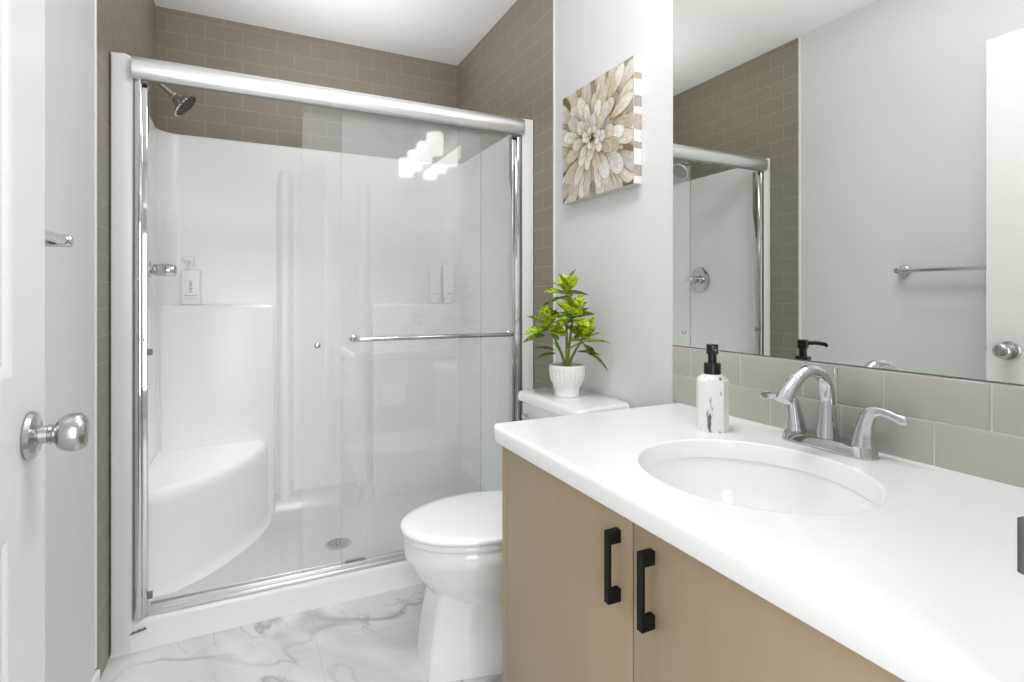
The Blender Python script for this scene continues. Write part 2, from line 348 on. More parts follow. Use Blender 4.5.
# curb and pan
b = MB(); prof = [(YS, 0)] + [(YS + 0.004, 0.03), (YS + 0.006, 0.075)] + [(YS + 0.026 + 0.02 * math.cos(R(t)), 0.082 + 0.02 * math.sin(R(t))) for t in (180, 150, 120, 90)] + [(YS + 0.10, 0.100), (YS + 0.125, 0.088), (YS + 0.14, 0.062), (YS + 0.17, 0.052), (YS + 0.17, 0)]
b.loft([[(x, y, z) for y, z in prof] for x in (XL + 0.004, XR - 0.003)])
part('curb', b, 'acryl', stall, 50)
DRX, DRY = 0.3535, 2.440
b = MB()
nx, ny = 24, 16; G = []
for j in range(ny + 1):
    row = []
    for i in range(nx + 1):
        x = IX0 + (IX1 - IX0) * i / nx; y = YS + 0.165 + (IY - YS - 0.165) * j / ny
        d = math.hypot(x - DRX, y - DRY); edge = min(x - IX0, IX1 - x, IY - y)
        z = 0.045 + 0.010 * min(1, d / 0.7) + 0.09 * max(0, 1 - edge / 0.10) ** 2.2
        row.append((x, y, z))
    G.append(row)
b.loft(G, False, False, False)
bmesh.ops.solidify(b.b, geom=b.b.faces[:], thickness=0.02)
part('pan', b, 'acryl', stall, 80)
# ledges (soft boxes against the back wall), pilasters, corner bench
b = MB(); b.box((IX0 + 0.004, 2.872, 0.04), (0.122, IY + 0.01, 1.083), 0.022, 5)
part('ledge', b, 'acryl', stall)
b = MB(); b.box((0.595, 2.872, 0.04), (IX1 - 0.004, IY + 0.01, 1.083), 0.022, 5)
part('ledge', b, 'acryl', stall)
for x0, x1 in ((0.118, 0.218), (0.502, 0.602)):
    plan = [(x0 + (x1 - x0) * i / 16, 0.5 - 0.5 * math.cos(2 * math.pi * min(0.5, 1.25 * i / 16) if i <= 8 else 2 * math.pi * min(0.5, 1.25 * (16 - i) / 16))) for i in range(17)]
    b = MB(); b.loft([[(x, IY + 0.004 - 0.026 * k * hgt, z) for x, hgt in plan] + [(x1, IY + 0.015, z), (x0, IY + 0.015, z)] for z, k in ((0.06, 1), (1.60, 1), (1.68, 0.8), (1.74, 0.3), (1.77, 0.0))]); part('pilaster', b, 'acryl', stall, 70)
bl = [(IX0 + 0.002, 2.20), (-0.307, 2.262), (-0.235, 2.315), (-0.162, 2.375), (-0.09, 2.462), (-0.028, 2.556), (0.03, 2.66), (0.068, 2.76), (0.089, 2.86), (0.092, IY)]
def insetp(poly, k): return [(IX0 + (x - IX0) * k, IY + (y - IY) * k) for x, y in poly]
b = MB(); R_ = []
for k, z in ((1.045, 0.045), (1.02, 0.065), (1.006, 0.10), (1.0, 0.38), (0.992, 0.405), (0.97, 0.42), (0.93, 0.426), (0.93, 0.4262)):
    R_.append([(max(x, IX0 + 0.001), min(y, IY), z) for x, y in insetp(bl, k)] + [(IX0 + 0.001, IY, z)])
b.loft(R_, True, True)
part('bench', b, 'acryl', stall, 60)
# drain
b = MB(); b.lathe([(0.0, 0.0), (0.052, 0.0), (0.055, 0.002), (0.053, 0.005), (0.042, 0.0055), (0.0, 0.0055)], (DRX, DRY, 0.046), n=36)
dr = part('drain', b, 'nickel', stall, label='round metal shower drain')
b = MB()
for rr, n in ((0.012, 6), (0.025, 10), (0.038, 16)):
    for k in range(n):
        t = 2 * math.pi * k / n; b.lathe([(0, 0), (0.0045, 0), (0.0045, 0.0012), (0, 0.0012)], (DRX + rr * math.cos(t), DRY + rr * math.sin(t), 0.0512), n=8)
part('drain_hole', b, 'dark', dr)
# small maker's emblem on the curb: an illegible slanted grey script
b = MB(); random.seed(3)
for k in range(9):
    x = -0.331 + 0.0045 * k; h = 0.0045 + 0.003 * math.sin(k * 1.7)
    b.box((x, YS - 0.0004, 0.058 + 0.0010 * k - h / 2), (x + 0.003, YS + 0.007, 0.058 + 0.0010 * k + h / 2))
b.loft([[(-0.335, YS + y, 0.0545), (-0.288, YS + y, 0.0635), (-0.288, YS + y, 0.065), (-0.335, YS + y, 0.056)] for y in (-0.0002, 0.006)])
part('emblem', b, 'greyp', stall, 0, 'small grey script emblem')

# ------------------------------------------------------------------ sliding shower door
sd = thing('shower_door', (0.36, 2.08, 0.1), 'chrome framed sliding glass shower door with both panes pushed to the right', 'shower door')
b = MB(); prof = [(2.040, 1.802), (2.030, 1.808)] + [(2.052 + 0.030 * math.cos(R(t)), 1.840 + 0.034 * math.sin(R(t))) for t in range(200, 79, -12)] + [(2.080, 1.872), (2.088, 1.866), (2.088, 1.818), (2.080, 1.812)]
b.loft([[(x, y, z) for y, z in prof] for x in (-0.3232, 1.0503)])
hd = part('header_rail', b, 'rail', sd, 50, 'rounded chrome header rail')
b = MB().box((-0.3, 2.041, 1.797), (1.03, 2.045, 1.806), 0.001); part('rail_lip', b, 'greyp', hd)
for x0, x1, s in ((-0.3234, -0.2866, 1), (1.0078, 1.0504, -1)):
    b = MB(); xs = (x0, x0 + 0.012, x0 + 0.018, x1) if s > 0 else (x0, x1 - 0.018, x1 - 0.012, x1)
    b.box((x0, 2.060, 0.1), (x1, 2.094, 1.803), 0.002)
    b.box((x0, 2.048, 0.1), (x0 + 0.024, 2.062, 1.803), 0.004, 3) if s > 0 else b.box((x1 - 0.024, 2.048, 0.1), (x1, 2.062, 1.803), 0.004, 3)
    part('jamb', b, 'chrome', sd)
b = MB().box((-0.2866, 2.064, 0.099), (1.0078, 2.108, 0.112), 0.002).box((-0.2866, 2.066, 0.11), (1.0078, 2.071, 0.130), 0.0015).box((-0.2866, 2.100, 0.11), (1.0078, 2.104, 0.127), 0.0015)
part('bottom_track', b, 'rail', sd)
part('center_guide', MB().box((0.330, 2.0715, 0.112), (0.400, 2.0995, 0.131), 0.002).box((0.332, 2.078, 0.130), (0.398, 2.083, 0.135), 0.001), 'greyp', sd)
P1 = (0.311, 1.008, 2.055, 2.061); P2 = (0.177, 0.872, 2.073, 2.079)
for k, (x0, x1, y0, y1) in enumerate((P1, P2)):
    g = part('glass_panel', MB().box((x0, y0 + 0.006, 0.122), (x1, y1 + 0.006, 1.803), 0.0006, 1), ['glass', 'gedge'], sd, 0, 'clear front glass pane with towel bar' if k == 0 else 'clear rear glass pane with pull knob')
    for pf in g.data.polygons:
        if abs(pf.normal.x) > 0.9: pf.material_index = 1
    if k == 0:
        y = y0 + 0.006
        pts = [(0.352, y, 0.963), (0.352, y - 0.03, 0.963)] + [(0.352 + 0.018 * (1 - math.cos(R(t))), y - 0.03 - 0.018 * math.sin(R(t)), 0.963) for t in (30, 60, 90)]
        pts += [(0.99 - p[0] + 0.355, p[1], p[2]) for p in pts[::-1]]
        b = MB(); b.tube(pts, 0.0085, 14)
        for x in (0.352, 0.993): b.lathe([(0.0, 0), (0.014, 0), (0.014, 0.006), (0.009, 0.010), (0, 0.010)], (x, y, 0.963), (0, -1, 0), 20)
        part('towel_bar', b, 'chrome', g)
    else:
        y = y0 + 0.006
        b = MB(); b.lathe([(0, 0), (0.010, 0), (0.011, 0.004), (0.0095, 0.012), (0.006, 0.014), (0, 0.014)], (0.2276, y, 0.9415), (0, -1, 0), 20); part('pull_knob', b, 'nickel', g)
for z in (0.942, 0.168):
    part('bumper', MB().box((-0.2868, 2.050, z - 0.010), (-0.272, 2.066, z + 0.010), 0.002), 'greyp', sd)

# ------------------------------------------------------------------ shower fittings and bottles
p0 = Vector((XL, 2.60, 2.005))
sh = thing('showerhead', p0, 'chrome showerhead on a bent arm high on the left tiled wall', 'showerhead')
b = MB(); b.lathe([(0, 0), (0.03, 0), (0.028, 0.006), (0.016, 0.012), (0, 0.012)], p0, (1, 0, 0), 24); part('wall_flange', b, 'chrome', sh)
pts = [(XL, 2.60, 2.005), (XL + 0.03, 2.60, 2.003), (XL + 0.055, 2.60, 1.990), (XL + 0.09, 2.595, 1.960), (XL + 0.115, 2.59, 1.938)]
part('arm', MB().tube(pts, 0.0095, 14), 'chrome', sh)
hp = Vector((XL + 0.108, 2.592, 1.944)); ax = Vector((0.76, -0.06, -0.64))
b = MB(); b.lathe([(0.0, 0), (0.013, 0.0), (0.017, 0.008), (0.016, 0.014), (0.023, 0.019), (0.027, 0.034), (0.036, 0.046), (0.055, 0.058), (0.058, 0.063), (0.055, 0.067), (0, 0.067)], hp, ax, 36)
h = part('spray_face', b, 'chrome', sh)
b = MB(); q = Vector((0, 0, 1)).rotation_difference(ax.normalized())
for rr, n in ((0.012, 6), (0.024, 10), (0.036, 15), (0.047, 20)):
    for k in range(n):
        t = 2 * math.pi * k / n
        b.lathe([(0.0, 0), (0.0045, 0), (0.0036, 0.003), (0, 0.003)], hp + q @ Vector((rr * math.cos(t), rr * math.sin(t), 0.0668)), ax, 8)
b.lathe([(0, 0), (0.0505, 0), (0.0495, 0.0012), (0, 0.0012)], hp + q @ Vector((0, 0, 0.0662)), ax, 32)
part('nozzles', b, mat('nozzle_rubber', sr(66, 64, 60), 0.4, noise=0.5, nscale=220), h)

VY, VZ = 2.548, 1.225
sv = thing('shower_valve', (IX0, VY, VZ), 'round chrome shower valve with lever on the left acrylic wall', 'shower valve')
b = MB(); b.lathe([(0, 0), (0.078, 0), (0.080, 0.004), (0.074, 0.010), (0.04, 0.014), (0, 0.014)], (IX0, VY, VZ), (1, 0, 0), 40); part('escutcheon', b, 'chrome', sv)
b = MB(); b.lathe([(0, 0.0), (0.030, 0), (0.030, 0.010), (0.022, 0.014), (0.022, 0.022), (0.0245, 0.026), (0.0245, 0.084), (0.020, 0.092), (0.010, 0.096), (0, 0.096)], (IX0 + 0.012, VY, VZ), (1, 0, 0), 32); part('hub', b, 'chrome', sv)
b = MB(); b.tube([(IX0 + 0.070, VY + 0.015, VZ - 0.003), (IX0 + 0.072, VY + 0.06, VZ - 0.008), (IX0 + 0.072, VY + 0.11, VZ - 0.012)], [0.011, 0.009, 0.007], 14); part('lever', b, 'lens', sv)

def squarish(cx, cy, hx, hy, r, n=5):
    return arc(cx + hx - r, cy + hy - r, r, 0, 90, n) + arc(cx - hx + r, cy + hy - r, r, 90, 180, n) + arc(cx - hx + r, cy - hy + r, r, 180, 270, n) + arc(cx + hx - r, cy - hy + r, r, 270, 360, n)
LZ = 1.083
pbx, pby = -0.234, 2.902
pb = thing('pump_bottle', (pbx, pby, LZ), 'white square pump bottle on the left shower ledge', 'bottle')
b = MB(); b.loft([[(x, y, LZ + z) for x, y in squarish(pbx, pby, 0.041 * k, 0.025 * k, 0.010)] for k, z in ((0.95, 0), (1, 0.004), (1, 0.151), (0.97, 0.158), (0.5, 0.162))]); part('body', b, 'plast', pb)
b = MB(); b.lathe([(0, 0), (0.017, 0), (0.017, 0.02), (0.009, 0.022), (0.009, 0.042), (0, 0.042)], (pbx, pby, LZ + 0.161), n=24)
b.box((pbx - 0.038, pby - 0.011, LZ + 0.200), (pbx + 0.014, pby + 0.011, LZ + 0.222), 0.004, 3); part('pump', b, 'plast', pb)
b = MB(); random.seed(5)
for k in range(7): b.box((pbx - 0.006 + 0.002 * (k % 2), pby - 0.0256, LZ + 0.055 + 0.008 * k), (pbx + 0.003 + 0.002 * (k % 3), pby - 0.0248, LZ + 0.0595 + 0.008 * k))
for k in range(9): b.box((pbx - 0.026 + 0.006 * k, pby - 0.0256, LZ + 0.0385), (pbx - 0.0215 + 0.006 * k, pby - 0.0248, LZ + 0.042))
for k in range(11): b.box((pbx - 0.024 + 0.0045 * k, pby - 0.0256, LZ + 0.026), (pbx - 0.021 + 0.0045 * k, pby - 0.0248, LZ + 0.028))
part('label_print', b, 'ink', pb, 0, 'illegible grey print')
def tube_bottle(x, y, h, hx, label, seed):
    t = thing('shampoo_tube', (x, y, LZ), label, 'bottle')
    b = MB(); b.loft([[(px, py, LZ + 0.030 + z) for px, py in squarish(x, y, hx * kx, 0.022 * ky, min(0.018, 0.0218 * ky * 0.8) * 0.98)] for kx, ky, z in ((0.85, 0.95, 0), (0.95, 1, 0.01), (1.0, 0.75, h * 0.5), (1.06, 0.35, h * 0.85), (1.08, 0.14, h - 0.03))]); part('body', b, 'plast', t)
    b = MB(); b.lathe([(0, 0), (hx * 0.68, 0), (hx * 0.72, 0.004), (hx * 0.72, 0.028), (hx * 0.6, 0.032), (0, 0.032)], (x, y, LZ), n=28); part('cap', b, 'plast', t)
    random.seed(seed); b = MB()
    for k in range(5): b.box((x - 0.018 + 0.007 * k, y - 0.0225, LZ + 0.048 + 0.004 * random.random()), (x - 0.013 + 0.007 * k, y - 0.0195, LZ + 0.055))
    part('label_print', b, 'ink', t, 0)
tube_bottle(0.938, 2.895, 0.200, 0.033, 'white tube bottle behind the glass on the right shower ledge, left of the pair', 1)
tube_bottle(1.014, 2.893, 0.210, 0.032, 'taller white bottle at the corner end of the right shower ledge behind glass', 2)

# ------------------------------------------------------------------ toilet
TY = 1.585
to = thing('toilet', (0.85, TY, 0), 'white two-piece toilet with closed lid beside the vanity', 'toilet')
def egg(xf, xb, hw, z, n=40, p=2.0, bp=2.6):
    """plan outline: rounded front at xf (-x), squarer back at xb"""
    out = []; xm = xf + (xb - xf) * 0.55
    for i in range(n):
        t = 2 * math.pi * i / n; c, s_ = math.cos(t), math.sin(t)
        e = bp if c > 0 else p
        x = xm + (xb - xm if c > 0 else xm - xf) * math.copysign(abs(c) ** (2 / e), c)
        y = TY + hw * math.copysign(abs(s_) ** (2 / e), s_)
        out.append((x, y, z))
    return out
b = MB()
b.loft([egg(0.588, 0.80, 0.075, 0.150), egg(0.543, 0.88, 0.105, 0.185), egg(0.493, 0.90, 0.135, 0.235), egg(0.450, 0.90, 0.160, 0.290), egg(0.434, 0.90, 0.174, 0.322), egg(0.428, 0.90, 0.178, 0.332), egg(0.422, 0.90, 0.183, 0.345), egg(0.420, 0.90, 0.184, 0.385), egg(0.428, 0.89, 0.178, 0.394)])
part('bowl', b, 'china', to, 60)
def ped(xf, hf, xm, hm, z): return [(xf, TY - hf, z), (xf, TY + hf, z), (xm, TY + hm, z), (0.98, TY + hm, z), (0.98, TY - hm, z), (xm, TY - hm, z)]
b = MB(); b.loft([ped(0.472, 0.078, 0.69, 0.132, 0), ped(0.474, 0.078, 0.69, 0.131, 0.02), ped(0.488, 0.072, 0.70, 0.120, 0.14), ped(0.505, 0.066, 0.70, 0.114, 0.22), ped(0.530, 0.08, 0.70, 0.12, 0.31)])
bmesh.ops.bevel(b.b, geom=[e for e in b.b.edges if abs(e.verts[0].co.z - e.verts[1].co.z) > 0.005], offset=0.016, segments=4, profile=0.5, affect='EDGES')
pd = part('pedestal', b, 'china', to, 50)
part('bolt_cap', MB().lathe([(0.013, 0), (0.013, 0.008), (0.009, 0.015), (0, 0.017)], (0.80, TY - 0.135, 0.0), n=16), 'seat', to)
b = MB(); b.loft([egg(0.419, 0.885, 0.183, 0.395), egg(0.415, 0.888, 0.186, 0.399), egg(0.415, 0.888, 0.186, 0.409), egg(0.419, 0.885, 0.183, 0.413)])
part('seat', b, 'seat', to, 60)
b = MB(); b.loft([egg(0.414, 0.885, 0.186, 0.4155), egg(0.410, 0.888, 0.190, 0.419), egg(0.410, 0.888, 0.190, 0.427), egg(0.416, 0.884, 0.185, 0.4325), egg(0.446, 0.87, 0.165, 0.4355), egg(0.526, 0.83, 0.11, 0.4375)])
part('lid', b, 'seat', to, 60)
def tank_ring(x0, hy, z, r=0.03): return [(x, y, z) for x, y in squarish((x0 + 1.092) / 2, TY - 0.02, (1.092 - x0) / 2, hy, r)]
b = MB(); b.loft([tank_ring(0.915, 0.172, 0.395), tank_ring(0.895, 0.186, 0.44), tank_ring(0.890, 0.192, 0.742)])
tk = part('tank', b, 'china', to, 50)
b = MB(); b.lathe([(0, 0), (0.011, 0), (0.011, 0.012), (0, 0.012)], (0.889, TY + 0.115, 0.695), (-1, 0, 0), 18); b.tube([(0.876, TY + 0.12, 0.695), (0.874, TY + 0.09, 0.693), (0.873, TY + 0.05, 0.688)], [0.006, 0.006, 0.008], 12)
part('flush_lever', b, 'chrome', tk)
b = MB(); b.loft([tank_ring(0.884, 0.199, 0.742), tank_ring(0.876, 0.205, 0.748), tank_ring(0.876, 0.205, 0.766), tank_ring(0.882, 0.200, 0.777), tank_ring(0.90, 0.185, 0.7805, 0.02)])
part('tank_lid', b, 'china', to, 50)

# ------------------------------------------------------------------ potted plant on the tank
PX, PY, PZ = 0.978, 1.575, 0.7805
pl = thing('potted_plant', (PX, PY, PZ), 'variegated yellow-green plant in a white grooved pot on the toilet tank', 'plant')
b = MB(); n = 72; rings = []
for r, z, g in ((0.036, 0, 0), (0.040, 0.002, 0), (0.040, 0.012, 0), (0.041, 0.028, 0), (0.047, 0.040, 0.3), (0.055, 0.056, 1), (0.059, 0.078, 1), (0.060, 0.096, 1), (0.060, 0.104, 0.3), (0.058, 0.107, 0), (0.053, 0.107, 0), (0.053, 0.090, 0)):
    rings.append([(PX + (r + g * (0.0016 if i % 3 else -0.0022)) * math.cos(2 * math.pi * i / n), PY + (r + g * (0.0016 if i % 3 else -0.0022)) * math.sin(2 * math.pi * i / n), PZ + z) for i in range(n)])
b.loft(rings, True, False); part('pot', b, 'pot', pl, 60)
b = MB(); b.lathe([(0, 0), (0.0535, 0), (0.05, 0.004), (0.02, 0.007), (0, 0.008)], (PX, PY, PZ + 0.092), n=24); part('soil', b, 'soil', pl)
# camera-facing horizontal direction for laying out the branches as seen in the photo
rt = Vector((math.cos(YAW), -math.sin(YAW), 0)); fw = Vector((math.sin(YAW), math.cos(YAW), 0))
base = Vector((PX, PY, PZ + 0.095))
tips = [(-0.004, 0.0, 0.278), (0.018, -0.035, 0.195), (-0.066, -0.01, 0.165), (0.056, -0.03, 0.120)]
b = MB(); bl_ = []
for sx, sf, sz in tips:
    tip = base + rt * sx + fw * sf + Vector((0, 0, sz))
    pts = bez(base + rt * sx * 0.08, base + rt * sx * 0.25 + Vector((0, 0, sz * 0.4)), base + rt * sx * 0.8 + Vector((0, 0, sz * 0.65)), tip, 8)
    b.tube(pts, [0.0055 - 0.0028 * i / 8 for i in range(9)], 10); bl_.append(tip)
part('stem', b, 'stem', pl, 60)
b = MB(); lay = b.b.loops.layers.float_color.new('Col'); random.seed(11)
def leaf(o, d, L, W, droop, tone, roll=0.0):
    d = Vector(d).normalized(); side = d.cross(Vector((0, 0, 1)))
    if side.length < 0.05: side = rt.copy()
    side.normalize(); nrm = side.cross(d).normalized()
    q = Matrix.Rotation(roll, 3, d); side = q @ side; nrm = q @ nrm
    n = 8; rows = []
    for i in range(n + 1):
        t = i / n; wv = W * math.sin(math.pi * min(1, t * 0.93 + 0.04) ** 0.85) * (1 if t < 0.98 else 0.15)
        if i == 0: wv = W * 0.10
        c = o + d * (L * t) - Vector((0, 0, droop * t * t)) + nrm * 0.0
        rows.append([c - side * wv + nrm * wv * 0.32, c - side * wv * 0.5 + nrm * wv * 0.10, c, c + side * wv * 0.5 + nrm * wv * 0.10, c + side * wv + nrm * wv * 0.32])
    V = [[b.b.verts.new(p) for p in r_] for r_ in rows]
    for i in range(n):
        for j in range(4):
            f = b.b.faces.new((V[i][j], V[i][j + 1], V[i + 1][j + 1], V[i + 1][j]))
            for lp in f.loops:
                k = tone; lp[lay] = (k, k, k, 1)
for ci, tip in enumerate(bl_):
    nl = (13, 15, 13, 11)[ci]; ph = random.random() * 6
    for k in range(nl):
        lev = k / nl; a = ph + k * 2.4; el = R(70 - 88 * (1 - lev) + random.uniform(-8, 8))
        d = (rt * math.cos(a) + fw * math.sin(a)) * math.cos(el) + Vector((0, 0, math.sin(el)))
        leaf(tip - Vector((0, 0, 0.035 * (1 - lev))), d, random.uniform(0.070, 0.092) * (0.8 + 0.25 * (1 - lev)), random.uniform(0.0205, 0.0255), 0.012 * (1 - lev), 0.13 + 0.10 * lev + random.uniform(-0.09, 0.07), random.uniform(-0.6, 0.6))
for sx, sz, ang, dr_ in ((-0.04, 0.06, 165, 0.010), (-0.035, 0.05, 190, 0.004), (0.035, 0.055, -5, 0.004), (0.07, 0.05, -25, 0.035), (-0.015, 0.105, 150, 0.0), (0.02, 0.10, 20, 0.0), (-0.075, 0.11, 185, 0.02), (-0.02, 0.17, 155, 0.005), (0.01, 0.165, 35, 0.0), (-0.01, 0.03, 120, 0.0)):
    leaf(base + rt * sx + Vector((0, 0, sz)), rt * math.cos(R(ang)) + fw * random.uniform(-0.5, 0.1) + Vector((0, 0, math.sin(R(ang)) * 0.9)), 0.078, 0.021, dr_, 0.04 + random.uniform(-0.03, 0.05), random.uniform(-0.6, 0.6))
part('foliage', b, 'leaf', pl, 60)

# ------------------------------------------------------------------ flower canvas
CY0, CY1, CZ0, CZ1, CX = 1.3442, 1.762, 1.4697, 1.8676, XR - 0.033
cv = thing('canvas_print', (XR, (CY0 + CY1) / 2, CZ0), 'square canvas print of a cream dahlia hanging above the toilet', 'picture')
part('canvas', MB().box((CX, CY0, CZ0), (XR - 0.0005, CY1, CZ1), 0.002), mat('canvas_side', sr(206, 200, 190), 0.7, noise=0.12, nscale=14), cv)
b = MB(); lay = b.b.loops.layers.float_color.new('Col'); random.seed(21)
def lin(c, k=1.0): return tuple(x * k for x in c[:3]) + (1,)
def poly_clip(P):
    for ax_, lim, sg in ((0, CY0, 1), (0, CY1, -1), (1, CZ0, 1), (1, CZ1, -1)):
        out = []
        for i in range(len(P)):
            a, c = P[i], P[(i + 1) % len(P)]; da, dc = sg * (a[ax_] - lim), sg * (c[ax_] - lim)
            if da >= 0: out.append(a)
            if (da >= 0) != (dc >= 0):
                t = da / (da - dc); out.append(tuple(a[i2] + (c[i2] - a[i2]) * t for i2 in range(2)))
        P = out
        if len(P) < 3: return None
    return P
depth = [CX - 0.0003]
def flat(P, colr):
    P = poly_clip(P)
    if not P: return
    f = b.b.faces.new([b.b.verts.new((depth[0], y, z)) for y, z in P])
    for lp in f.loops: lp[lay] = colr(lp.vert.co.y, lp.vert.co.z) if callable(colr) else colr
cream, gold, grey, brown = sr(226, 219, 203), sr(178, 155, 112), sr(176, 168, 160), sr(118, 100, 78)
for i in range(8):                                     # mottled ground
    for j in range(8):
        y0, z0 = CY0 + (CY1 - CY0) * i / 8, CZ0 + (CZ1 - CZ0) * j / 8; k = random.uniform(0.75, 1.15)
        flat([(y0, z0), (y0 + 0.054, z0), (y0 + 0.054, z0 + 0.052), (y0, z0 + 0.052)], lin(random.choice((grey, grey, sr(150, 134, 112), brown)), k))
        depth[0] -= 0.000004
fy, fz = 1.565, 1.668
def petal(ang, r0, Lg, Wd):
    ca, sa = math.cos(ang), math.sin(ang)
    def ring(k, kw, sh=0.0):
        P = [(i / 16, (0.35 + 0.65 * math.sin(math.pi / 2 * min(1, (i / 16) / 0.62)) if i / 16 < 0.62 else math.sqrt(max(0.0, 1 - ((i / 16 - 0.62) / 0.38) ** 2)))) for i in range(17)]
        up = [(r0 + Lg * (0.5 + (t - 0.5) * k) + sh, Wd * kw * wv) for t, wv in P]; pts = up + [(x, -y) for x, y in up[::-1]]
        return [(fy + x * ca - y * sa, fz + x * sa + y * ca) for x, y in pts]
    v = random.uniform(0.70, 0.98)
    tint = random.choice((cream, cream, sr(236, 232, 224), sr(216, 208, 193), sr(206, 194, 170), sr(232, 229, 221)))
    edge = random.choice((sr(196, 178, 142), sr(150, 132, 104), sr(205, 190, 160), sr(172, 158, 134)))
    def grad(c0, c1, c2):
        def f(y, z):
            t = (((y - fy) * ca + (z - fz) * sa) - r0) / Lg; t = min(1, max(0, t))
            a, b_, u = (c0, c1, t / 0.45) if t < 0.45 else (c1, c2, (t - 0.45) / 0.55)
            return tuple(p * (1 - u) + q_ * u for p, q_ in zip(a[:3], b_[:3])) + (1,)
        return f
    base_ = random.choice((sr(128, 110, 84), sr(150, 132, 104), sr(138, 124, 108), sr(168, 146, 108)))
    for k, kw, c, sh in ((1.04, 1.10, grad(sr(92, 78, 60), sr(126, 110, 88), sr(176, 162, 138)), 0), (1.01, 1.03, grad(base_, edge, sr(216, 205, 182)), 0), (0.96, 0.92, grad(base_, lin(tint, v * 0.9), lin(tint, v)), 0), (0.78, 0.60, grad(base_, lin(tint, v * 0.97), lin(tint, v * 1.06)), 0.03 * Lg), (0.5, 0.10, grad(base_, lin(tint, v * 0.82), lin(tint, v * 0.95)), -0.14 * Lg)):
        depth[0] -= 0.000004; flat(ring(k, kw, sh), c)
for r0, n, Lg, Wd in ((0.190, 20, 0.13, 0.028), (0.150, 19, 0.13, 0.027), (0.108, 16, 0.125, 0.027), (0.074, 13, 0.105, 0.025), (0.046, 10, 0.080, 0.023), (0.026, 8, 0.055, 0.019), (0.010, 7, 0.034, 0.013)):
    ph = random.random() * 6
    order = list(range(n)); random.shuffle(order)
    for k in order: petal(ph + 2 * math.pi * k / n + random.uniform(-0.17, 0.17), r0 * random.uniform(0.80, 1.12), Lg * random.uniform(0.78, 1.15), Wd * random.uniform(0.75, 1.15))
depth[0] -= 0.00001; flat([(fy + 0.017 * math.cos(t * 0.4), fz + 0.019 * math.sin(t * 0.4)) for t in range(16)], sr(150, 128, 84)); depth[0] -= 0.00001
for t_ in range(9):
    a_ = t_ * 0.7; depth[0] -= 0.000004; flat([(fy + 0.011 * math.cos(a_) + 0.006 * math.cos(u_ * 0.63), fz + 0.012 * math.sin(a_) + 0.007 * math.sin(u_ * 0.63)) for u_ in range(10)], sr(*((122, 102, 62), (188, 168, 118), (96, 78, 50))[t_ % 3]))
depth[0] -= 0.00001; flat([(fy + 0.007 * math.cos(t * 0.4), fz + 0.010 * math.sin(t * 0.4)) for t in range(16)], sr(38, 30, 20))
po = part('flower_print', b, 'print', cv, 0)
b = MB()                                               # the print wraps round the near edge: pale petals between grey and gold
lay = b.b.loops.layers.float_color.new('Col'); z = CZ0 + 0.003; k = 0
while z < CZ1 - 0.02:
    h = 0.022 + 0.014 * (k % 3); h = min(h, CZ1 - z)
    f = b.b.faces.new([b.b.verts.new(p) for p in ((CX + 0.002, CY0 - 0.0003, z), (XR - 0.002, CY0 - 0.0003, z), (XR - 0.002, CY0 - 0.0003, z + h), (CX + 0.002, CY0 - 0.0003, z + h))])
    for lp in f.loops: lp[lay] = (sr(240, 236, 232), sr(176, 164, 150), sr(238, 234, 228), sr(170, 158, 152))[k % 4]
    z += h; k += 1
part('edge_print', b, 'print', cv, 0)

# ------------------------------------------------------------------ vanity cabinet
CYL, CZT = 1.157, 0.8165
va = thing('vanity_cabinet', (0.82, 0.66, 0), 'taupe vanity cabinet with flat doors and black bar handles under the sink', 'cabinet')
b = MB().box((0.562, YF + 0.004, 0.10), (XR - 0.004, 1.130, 0.12)).box((0.562, YF + 0.004, 0.10), (0.578, 1.130, 0.777)).box((XR - 0.02, YF + 0.004, 0.10), (XR - 0.004, 1.130, 0.777)).box((0.562, YF + 0.004, 0.10), (XR - 0.004, YF + 0.02, 0.777))
part('carcass', b, 'cab', va)
part('side_panel', MB().box((0.5392, 1.1315, 0.0), (XR - 0.002, CYL, 0.777), 0.001), 'cab', va)
part('toe_kick', MB().box((0.61, YF + 0.004, 0), (0.626, 1.130, 0.10)), 'cab', va)
for y0, y1, hy in ((0.6755, 1.1285, 0.7095), (YF + 0.008, 0.6725, 0.6285)):
    d = part('door', MB().box((0.5386, y0, 0.108), (0.558, y1, 0.770), 0.0012), 'cab', va)
    b = MB(); yc = hy
    b.box((0.5135, yc - 0.0062, 0.629), (0.5200, yc + 0.0062, 0.7445), 0.0008, 1)
    for z0, z1 in ((0.629, 0.6500), (0.7235, 0.7445)): b.box((0.5190, yc - 0.0062, z0), (0.5386, yc + 0.0062, z1), 0.0008, 1)
    part('handle', b, 'black', d, 40, 'matte black bar handle')

# ------------------------------------------------------------------ countertop with oval cut-out
SX, SY, SAX, SAY = 0.79, 0.67, 0.18, 0.20
ct = thing('countertop', (0.81, 0.66, 0.778), 'glossy white countertop with rounded front corner over the taupe vanity', 'countertop')
b = MB(); X0, X1, Y0, Y1 = 0.5186, XR - 0.002, YF + 0.003, 1.184; rc = 0.034
outer = [(X1, Y0)] + [(X1, Y1)] + arc(X0 + rc, Y1 - rc, rc, 90, 180, 6) + [(X0, Y0)]
